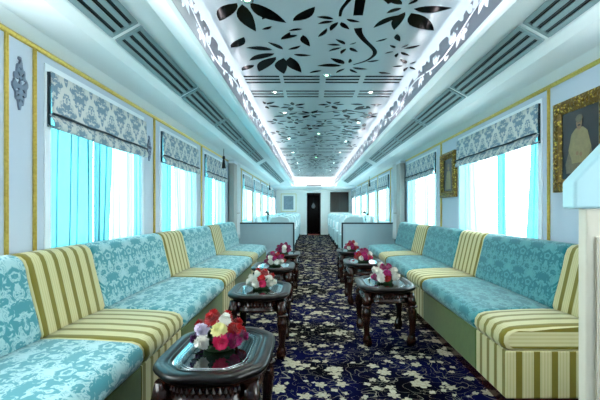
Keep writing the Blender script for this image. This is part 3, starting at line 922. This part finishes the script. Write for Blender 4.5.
for k in range(7):
    kind = 'stripe' if k % 2 else 'blue'
    if kind == 'blue': lab = 'turquoise damask bench section against the left wall, %s blue one from the camera' % NUM[bl]; bl += 1
    else: lab = 'olive striped bench section against the left wall, %s striped one from the camera' % NUM[st_]; st_ += 1
    bench(-1, kind, B[k], B[k+1], lab)
bench(1, 'stripe', 2.05, 2.43, 'olive striped bench end on the right, nearest the camera beside the cream post')
bl = 0; st_ = 1
for k in range(2, 7):
    kind = 'stripe' if k % 2 else 'blue'
    if kind == 'blue': lab = 'turquoise damask bench section against the right wall, %s blue one from the camera' % NUM[bl]; bl += 1
    else: lab = 'olive striped bench section against the right wall, %s striped one from the camera' % NUM[st_]; st_ += 1
    bench(1, kind, B[k], B[k+1], lab)

# ------------------------------------------------------------------ foreground counter end on the right
ce = thing('counter_end', 'cream counter end with a pale turquoise sloping cap at the right edge', 'counter', (.718, 1.2, 0))
pm = MB().box(.0, .85, 0, .036, 0, 1.07)
for k in range(3): pm.box(.03+.28*k, .25+.28*k, -.008, 0, .10, .98)
pm.build('panel', M['cream'], ce, bevel=.006)
MB().prism([(-.042, 1.064), (-.042, 1.146), (.085, 1.280), (.86, 1.280), (.86, 1.066)], -.012, .05, 'y').build('cap', M['cap'], ce, bevel=.008, seg=3)

# ------------------------------------------------------------------ coffee tables
TW, TD, TH = .230, .318, .46
def octo(w, d, c=.42, r=5):
    """elongated octagon with softly rounded corners"""
    k = c*w*1.15
    return [(-w+k, -d), (w-k, -d), (w, -d+k*1.1), (w, d-k*1.1), (w-k, d), (-w+k, d), (-w, d-k*1.1), (-w, -d+k*1.1)]
def roundpoly(p, f=.25, n=4):
    out = []
    m = len(p)
    for i in range(m):
        a, b, c = Vector(p[i-1]), Vector(p[i]), Vector(p[(i+1) % m])
        p0 = b+(a-b)*f; p2 = b+(c-b)*f
        for k in range(n+1):
            t = k/n; out.append(tuple((1-t)**2*p0+2*t*(1-t)*b+t*t*p2))
    return out
def stackpoly(mb, layers, mi=0, caps=(True, True)):
    """layers: (scale_inset, z) of the octagon"""
    rings = []
    for ins, z in layers:
        rings.append([(x, y, z) for x, y in roundpoly(octo(TW-ins, TD-ins))])
    n = len(rings[0]); vs = [v for r in rings for v in r]
    mb.add(vs, [(j*n+k, j*n+(k+1) % n, (j+1)*n+(k+1) % n, (j+1)*n+k) for j in range(len(rings)-1) for k in range(n)], None, mi, True)
    if caps[0]: mb.add(rings[0], [tuple(reversed(range(n)))], None, mi)
    if caps[1]: mb.add(rings[-1], [tuple(range(n))], None, mi)
def make_table():
    r = thing('coffee_table', '', 'table', group='dark carved octagonal coffee tables')
    tp = MB()
    stackpoly(tp, [(.03, TH-.036), (.012, TH-.034), (.004, TH-.026), (.0, TH-.016), (.003, TH-.006), (.010, TH), (.048, TH), (.052, TH-.004), (.056, TH), (.062, TH+.001), (.066, TH-.006), (.070, TH-.008)], caps=(True, False))
    tp.build('tabletop', M['wood'], r)
    g = MB(); stackpoly(g, [(.068, TH-.010), (.068, TH-.0075)]); g.build('glass_inset', M['glasstop'], r)
    bd = MB()
    for ins in (.085, .098):
        P = roundpoly(octo(TW-ins, TD-ins)); bd.tube([(x, y, TH-.0075) for x, y in P+[P[0]]], .0016, 5, cap=False)
    bd.build('inlay_line', M['chrome'], r)
    ap = MB(); stackpoly(ap, [(.045, TH-.125), (.034, TH-.120), (.034, TH-.105), (.042, TH-.100), (.042, TH-.05), (.030, TH-.045), (.030, TH-.036)])
    P = roundpoly(octo(TW-.038, TD-.038)); N = len(P)
    # carved leaves / beads around the apron
    pts = []
    for i in range(N):
        a, b = Vector(P[i]), Vector(P[(i+1) % N]); L = (b-a).length; n = max(1, int(L/.022))
        for k in range(n): pts.append((a+(b-a)*((k+.5)/n), atan2((b-a).y, (b-a).x)))
    for p, ang in pts:
        t = Vector((cos(ang), sin(ang))); o = Vector((sin(ang), -cos(ang)))
        vs = []
        for (du, dz, dn) in ((0, -.020, 0), (.009, 0, .002), (0, .020, 0), (-.009, 0, .002), (0, 0, .009)):
            q = p+t*du+o*(dn-.004); vs.append((q.x, q.y, TH-.076+dz))
        ap.add(vs, [(0,1,4), (1,2,4), (2,3,4), (3,0,4)])
    ap.build('apron', M['wood_r'], r)
    for sx in (-1, 1):
        for sy in (-1, 1):
            lx, ly = sx*(TW-.062), sy*(TD-.090)
            lg = MB()
            prof = [(.030, TH-.05), (.034, .36), (.038, .335), (.030, .315), (.024, .30), (.033, .275), (.035, .24), (.029, .20), (.024, .15), (.021, .10), (.026, .075), (.033, .055), (.036, .03), (.030, .0)]
            ring = []
            for j, (rad, z) in enumerate(prof):
                bow = .012*sin(z/TH*pi*1.2)
                for k in range(12):
                    a = 2*pi*k/12; q = 1/max(abs(cos(a)), abs(sin(a)))**.55
                    fl = 1+.06*cos(a*6) if .09 < z < .31 else 1
                    ring.append((lx+sx*bow+rad*q*fl*cos(a), ly+sy*bow+rad*q*fl*sin(a), z))
            m = len(prof)
            lg.add(ring, [(j*12+k, j*12+(k+1) % 12, (j+1)*12+(k+1) % 12, (j+1)*12+k) for j in range(m-1) for k in range(12)], None, 0, True)
            lg.add(ring[-12:], [tuple(range(12))]); lg.add(ring[:12], [tuple(reversed(range(12)))])
            # collar and carved boss
            lg.lathe([(.030, .300), (.040, .305), (.040, .314), (.030, .319)], lx+sx*.012, ly+sy*.012, 0, 12)
            lg.build('leg', M['wood_r'], r)
    return r
tab = None
TABS = [(-.504, 1.75, 'left row, nearest the camera'), (-.492, 3.09, 'left row, second from the camera'), (-.515, 4.38, 'left row, third from the camera'), (-.49, 5.62, 'left row, farthest from the camera'),
        (.505, 3.36, 'right row, nearest the camera'), (.51, 4.72, 'right row, second from the camera'), (.51, 5.98, 'right row, farthest from the camera')]
for x, y, w in TABS:
    lab = 'dark carved octagonal coffee table with glass top, %s' % w
    if tab is None: tab = make_table(); tab.location = (x, y, 0); tab['label'] = lab
    else: dup(tab, (x, y, 0), lab)

# ------------------------------------------------------------------ carnation arrangements
def carnation_mesh(m, R, seed):
    rg = random.Random(seed); mb = MB(); nu = 26
    for lay in range(6):
        th0 = .15+.27*lay; rr = R*(.45+.11*lay); zz = R*(.55-.13*lay)
        ph = rg.random()*6; fr = 7+lay
        vs = []
        for j in range(4):
            t = j/3
            for k in range(nu):
                a = 2*pi*k/nu
                ruff = (1+.12*t*sin(a*fr+ph)+.07*t*sin(a*fr*2.3+ph*2))
                r = rr*(.15+.85*t**.8)*ruff
                z = zz+R*.42*(t**1.4)*(1-.26*lay)+.07*R*t*sin(a*fr*1.5+ph*3)-R*.1
                vs.append((r*cos(a), r*sin(a), z))
        mb.add(vs, [(j*nu+k, j*nu+(k+1) % nu, (j+1)*nu+(k+1) % nu, (j+1)*nu+k) for j in range(3) for k in range(nu)], None, 0, True)
    return mb.mesh('carnation', m, fix=False)
CAR = {c: carnation_mesh(M['p_'+c], .0355, i) for i, c in enumerate(('white', 'lilac', 'yellow', 'red', 'pink', 'magenta', 'purple'))}
def foliage_mesh(seed, R):
    rg = random.Random(seed); mb = MB()
    mb.lathe([(.0, .0), (R*.6, .0), (R*.66, .02), (R*.6, .06), (R*.35, R*.75), (0, R*.82)], n=14)
    for k in range(46):
        a = rg.random()*6.28; e = rg.uniform(-.1, 1.2); L = R*rg.uniform(.85, 1.12)
        base = Vector((cos(a)*R*.35, sin(a)*R*.35, .025)); d = Vector((cos(a)*cos(e), sin(a)*cos(e), max(.02, sin(e)))).normalized()
        tip = base+d*(L-.2*R); tip.z = max(tip.z, .014)
        sd = d.cross(Vector((0, 0, 1))).normalized()*rg.uniform(.008, .014); m_ = base.lerp(tip, .6)+Vector((0, 0, .006))
        mb.add([base, m_+sd, tip, m_-sd, m_+Vector((0, 0, -.006))], [(0,1,4), (1,2,4), (2,3,4), (3,0,4)], None, 0, True)
    return mb.mesh('foliage', M['leaf'], fix=False)
FOL = [foliage_mesh(k, .105) for k in range(3)]
def arrange(x, y, cols, lab, seed, R=.108, face=None):
    rg = random.Random(seed)
    r = thing('flower_arrangement', lab, 'flowers', (x, y, TH-.0065), 'carnation domes on the coffee tables')
    f = bpy.data.objects.new('foliage', FOL[seed % 3]); C.objects.link(f); f.parent = r; f.rotation_euler.z = rg.random()*6
    spots = [(a, 66) for a in (45, 135, 225, 315)]
    spots += [(20+51.43*k, 34) for k in range(7)]
    spots += [(a, 4) for a in range(0, 360, 40)]
    cl = list(cols)
    for i, (a, e) in enumerate(spots):
        aa = math.radians(a+rg.uniform(-8, 8)); ee = math.radians(e+rg.uniform(-6, 6))
        d = Vector((cos(aa)*cos(ee), sin(aa)*cos(ee), sin(ee)))
        p = Vector((d.x*R*.86, d.y*R*.86, max(.050, .038+d.z*R*.90)))
        c = cl[i % len(cl)]
        o = bpy.data.objects.new('carnation', CAR[c]); C.objects.link(o); o.parent = r
        o.location = p; o.rotation_mode = 'QUATERNION'; o.rotation_quaternion = d.to_track_quat('Z', 'Y')
        k = rg.uniform(.82, 1.12); o.scale = (k, k, k)
        o['label'] = {'white': 'white carnation', 'lilac': 'lilac white carnation', 'yellow': 'cream yellow carnation', 'red': 'red carnation', 'pink': 'bright pink carnation', 'magenta': 'magenta carnation', 'purple': 'dark purple carnation'}[c]
# colours listed as four crown blooms, seven middle, nine low; about 270 degrees faces the camera
arrange(-.512, 1.765, ['red', 'red', 'red', 'white', 'red', 'red', 'white', 'red', 'lilac', 'yellow', 'red', 'magenta', 'red', 'white', 'red', 'purple', 'purple', 'white', 'pink', 'magenta'],
        'carnation dome on the nearest left table with lilac white bloom facing the camera', 0, 0.11)
arrange(-.492, 3.10, ['white', 'red', 'white', 'red', 'red', 'white', 'white', 'white', 'white', 'red', 'white', 'white', 'red', 'white', 'white', 'white', 'white', 'white', 'pink', 'white'],
        'carnation dome on the second left table with a pink bloom low in front', 1, 0.1)
arrange(-.50, 4.38, ['magenta', 'red', 'magenta', 'red', 'red', 'white', 'magenta', 'magenta', 'white', 'magenta', 'magenta', 'red', 'magenta', 'white', 'magenta', 'white', 'magenta', 'white', 'white', 'white'],
        'carnation dome on the third left table, magenta and red crown over white blooms', 2, 0.1)
arrange(-.49, 5.62, ['magenta', 'white', 'magenta', 'magenta', 'magenta', 'red', 'magenta', 'red', 'magenta', 'white', 'magenta', 'white', 'magenta', 'magenta', 'magenta', 'red', 'magenta', 'magenta', 'white', 'magenta'],
        'carnation dome on the farthest left table, mostly magenta blooms', 3, 0.1)
arrange(.512, 3.36, ['magenta', 'white', 'magenta', 'magenta', 'white', 'white', 'magenta', 'white', 'white', 'magenta', 'white', 'white', 'magenta', 'white', 'white', 'white', 'magenta', 'white', 'red', 'white'],
        'carnation dome on the nearest right table with magenta crown and white sides', 4, 0.11)
arrange(.51, 4.72, ['magenta', 'red', 'magenta', 'magenta', 'white', 'magenta', 'red', 'magenta', 'red', 'magenta', 'white', 'white', 'red', 'magenta', 'white', 'red', 'red', 'white', 'magenta', 'pink'],
        'carnation dome on the second right table, magenta and red with pink side bloom', 5, 0.1)
arrange(.50, 5.98, ['magenta', 'white', 'magenta', 'red', 'white', 'magenta', 'white', 'magenta', 'red', 'magenta', 'white', 'magenta', 'white', 'magenta', 'red', 'white', 'magenta', 'white', 'magenta', 'red'],
        'carnation dome on the farthest right table in front of the dining partition', 6, 0.1)

# ------------------------------------------------------------------ dining section
PT = .81
for s, sd, xi in ((-1, 'left', -.437), (1, 'right', .505)):
    xo = s*1.595
    p = thing('dining_partition', 'pale grey blue dining partition with dark top edge on the %s of the aisle' % sd, 'partition', ((xi+xo)/2, YP, 0))
    h = abs(xo-xi)/2
    MB().box(-h+.03, h, 0, .05, 0, PT-.03).build('panel', M['partition'], p)
    MB().box(-h, h, -.012, .062, PT-.03, PT).build('top_rail', M['edge'], p, bevel=.004)
    ex = h if s < 0 else -h
    MB().box(ex, ex-s*(-.03) if s < 0 else ex+.03, -.012, .062, 0, PT-.03).build('end_post', M['edge'], p, bevel=.003) if False else \
        MB().box(ex-(.03 if s < 0 else 0), ex+(.03 if s > 0 else 0), -.012, .062, 0, PT-.03).build('end_post', M['edge'], p, bevel=.003)
    o = s*h
    MB().box(o-(.03 if s > 0 else 0), o+(.03 if s < 0 else 0), -.010, .0, 0, PT-.03).build('wall_stile', M['edge'], p)

def make_chair():
    r = thing('dining_chair', '', 'chair', group='slip covered dining chairs')
    st = MB()
    lay = [(.19, .10), (.195, .25), (.20, .40), (.205, .455), (.20, .475), (.19, .482)]
    vs = []
    for w, z in lay:
        for k in range(24):
            a = 2*pi*k/24; q = 1/max(abs(cos(a)), abs(sin(a)))**.85
            pl_ = 1+.02*sin(a*12)*(1 if z < .4 else 0)
            vs.append((w*q*pl_*cos(a), w*q*pl_*sin(a), z))
    st.add(vs, [(j*24+k, j*24+(k+1) % 24, (j+1)*24+(k+1) % 24, (j+1)*24+k) for j in range(len(lay)-1) for k in range(24)], None, 0, True)
    st.add(vs[-24:], [tuple(range(24))])
    st.build('seat', M['cover'], r)
    bk = MB(); prof = []
    out = [(-.21, .46), (.21, .46), (.215, .70), (.20, .86), (.15, .915), (0, .935), (-.15, .915), (-.20, .86), (-.215, .70)]
    n = len(out)
    def sh(p, t): return (p[0], -.21-.10*(p[1]-.46)+t, p[1])
    A = [sh(p, .035) for p in out]; Bk = [sh(p, -.035) for p in out]
    bk.add(A+Bk, [(i, (i+1) % n, n+(i+1) % n, n+i) for i in range(n)] + [tuple(range(n)), tuple(reversed(range(n, 2*n)))])
    bk.build('backrest', M['cover'], r, bevel=.022, seg=3)
    for sx in (-1, 1):
        for sy in (-1, 1):
            MB().tube([(sx*.17, sy*.17, .12), (sx*.175, sy*.18, 0)], [.020, .014], 8).build('leg', M['wood'], r)
    return r
def make_dtable():
    r = thing('dining_table', '', 'table', group='cloth covered dining tables')
    MB().box(-.42, .42, -.325, .325, .70, .725).build('tabletop', M['wood'], r)
    for sx in (-1, 1):
        for sy in (-1, 1): MB().tube([(sx*.36, sy*.25, .70), (sx*.36, sy*.25, 0)], [.028, .018], 8).build('leg', M['wood'], r)
    return r
def cloth_mesh():
    mb = MB(); n = 80; rings = []
    for (sc, z, rip) in ((.6, .7285, 0), (.99, .7285, 0), (1.012, .722, 0), (1.02, .69, .006), (1.03, .62, .012), (1.04, .55, .02)):
        ring = []
        for k in range(n):
            a = 2*pi*k/n; q = 1/max(abs(cos(a)), abs(sin(a)))
            w = 1+rip*sin(a*20)
            ring.append((.425*q*cos(a)*sc*w, .33*q*sin(a)*sc*w, z))
        rings.append(ring)
    vs = [v for r in rings for v in r]
    mb.add(vs, [(j*n+k, j*n+(k+1) % n, (j+1)*n+(k+1) % n, (j+1)*n+k) for j in range(len(rings)-1) for k in range(n)], None, 0, True)
    mb.add(rings[0], [tuple(range(n))])
    return mb.mesh('tablecloth', M['cloth'], fix=False)
def make_glass_obj():
    o = MB().lathe([(.0, .0), (.032, .0), (.033, .003), (.006, .008), (.004, .05), (.004, .085), (.018, .10), (.032, .125), (.036, .155), (.031, .195)], n=14).build('wine_glass', M['clear'])
    return tag(o, '', 'glass', 'wine glasses on the dining tables')
def make_napkin():
    mb = MB(); n = 24; vs = []
    for (r, z) in ((.055, 0), (.048, .06), (.030, .13), (.012, .19), (.002, .215)):
        for k in range(n):
            a = 2*pi*k/n; q = 1+.16*sin(a*4); vs.append((r*q*cos(a), r*q*sin(a), z))
    mb.add(vs, [(j*n+k, j*n+(k+1) % n, (j+1)*n+(k+1) % n, (j+1)*n+k) for j in range(4) for k in range(n)], None, 0, True)
    o = mb.build('napkin', M['cloth'], fix=False)
    return tag(o, '', 'napkin', 'folded napkins on the dining tables')
CLM = cloth_mesh()
ch = make_chair(); dt = make_dtable(); gl = make_glass_obj(); nk = make_napkin()
used = set()
def place(src, loc, lab, grp=None, rz=0.0):
    if src.name not in used:
        used.add(src.name); src.location = loc; src.rotation_euler = (0, 0, rz); src['label'] = lab
        if grp: src['group'] = grp
        return src
    return dup(src, loc, lab, grp, rz)
for s, sd in ((-1, 'left'), (1, 'right')):
    cxx = 1.02 if s > 0 else -.98
    for k in range(5):
        y = 9.0+1.62*k; nth = NUM[k].replace('nearest', 'first')
        place(dt, (cxx, y, 0), 'cloth covered dining table on the %s of the aisle, %s behind the partition' % (sd, nth))
        tcl = bpy.data.objects.new('tablecloth', CLM); C.objects.link(tcl); tcl.location = (cxx, y, 0)
        tag(tcl, 'white cloth on the %s dining table %s of the aisle behind the partition' % (nth, sd), 'tablecloth', 'white cloths on the dining tables')
        for q, (dx, dy, rz, wh) in enumerate(((-s*.24, -.50, 0, 'aisle chair before'), (-s*.24, .50, pi, 'aisle chair beyond'), (s*.26, -.50, 0, 'window chair before'), (s*.26, .50, pi, 'window chair beyond'))):
            if k == 0 and q == 2: continue
            place(ch, (cxx+dx, y+dy, 0), 'pale slip covered %s the %s dining table %s of the aisle' % (wh, nth, sd), None, rz)
        for dx in (-.26, .26):
            for dy in (-.24, .24):
                place(gl, (cxx+dx+.05, y+dy*.6, .7295), 'clear wine glass on a white dining table cloth %s of the aisle' % sd, 'wine glasses on the %s dining tables' % sd)
                place(nk, (cxx+dx-.06, y+dy, .7295), 'white cone folded napkin on a dining table %s of the aisle' % sd, 'cone napkins on the %s dining tables' % sd)
    v = thing('bud_vase', 'small vase with dark flowers on the first dining table %s of the aisle' % sd, 'vase', (cxx+s*.1, 9.0, .7295))
    MB().lathe([(.0, 0), (.028, 0), (.034, .02), (.030, .06), (.014, .10), (.018, .13)], n=14).build('vessel', M['clear'], v)
    fm = MB(); rg = random.Random(3)
    for q in range(7):
        a = rg.random()*6.28; e = rg.uniform(.03, .09); fm.tube([(0, 0, .08), (cos(a)*e*.6, sin(a)*e*.6, .17), (cos(a)*e, sin(a)*e, .2+rg.random()*.08)], .003, 5)
        fm.lathe([(0, -.02), (.02, -.01), (.026, .008), (.012, .02), (0, .022)], cos(a)*e, sin(a)*e, .22+rg.random()*.08, 8)
    fm.build('flowers', M['leafd'], v)

# ------------------------------------------------------------------ daylight, camera
w = bpy.data.worlds.new('World'); bpy.context.scene.world = w; w.use_nodes = True
bg = w.node_tree.nodes['Background']
bg.inputs[0].default_value = (.97, .99, 1.0, 1); bg.inputs[1].default_value = 5.0
w.cycles.sampling_method = 'AUTOMATIC'

cam = bpy.data.cameras.new('Camera'); co_ = bpy.data.objects.new('Camera', cam); C.objects.link(co_)
co_.location = (CX, 0, CZ); co_.rotation_euler = (pi/2, 0, 0)
cam.sensor_width = 36; cam.lens = 24; cam.clip_start = .02
cam.shift_x = -11/600; cam.shift_y = 10/600
sc = bpy.context.scene
sc.camera = co_
sc.view_settings.view_transform = 'Standard'; sc.view_settings.look = 'None'
sc.view_settings.gamma = 1; sc.view_settings.use_curve_mapping = False
sc.view_settings.exposure = 1.27
sc.cycles.max_bounces = 10; sc.cycles.diffuse_bounces = 6; sc.cycles.transparent_max_bounces = 16
sc.cycles.sample_clamp_indirect = 8.0
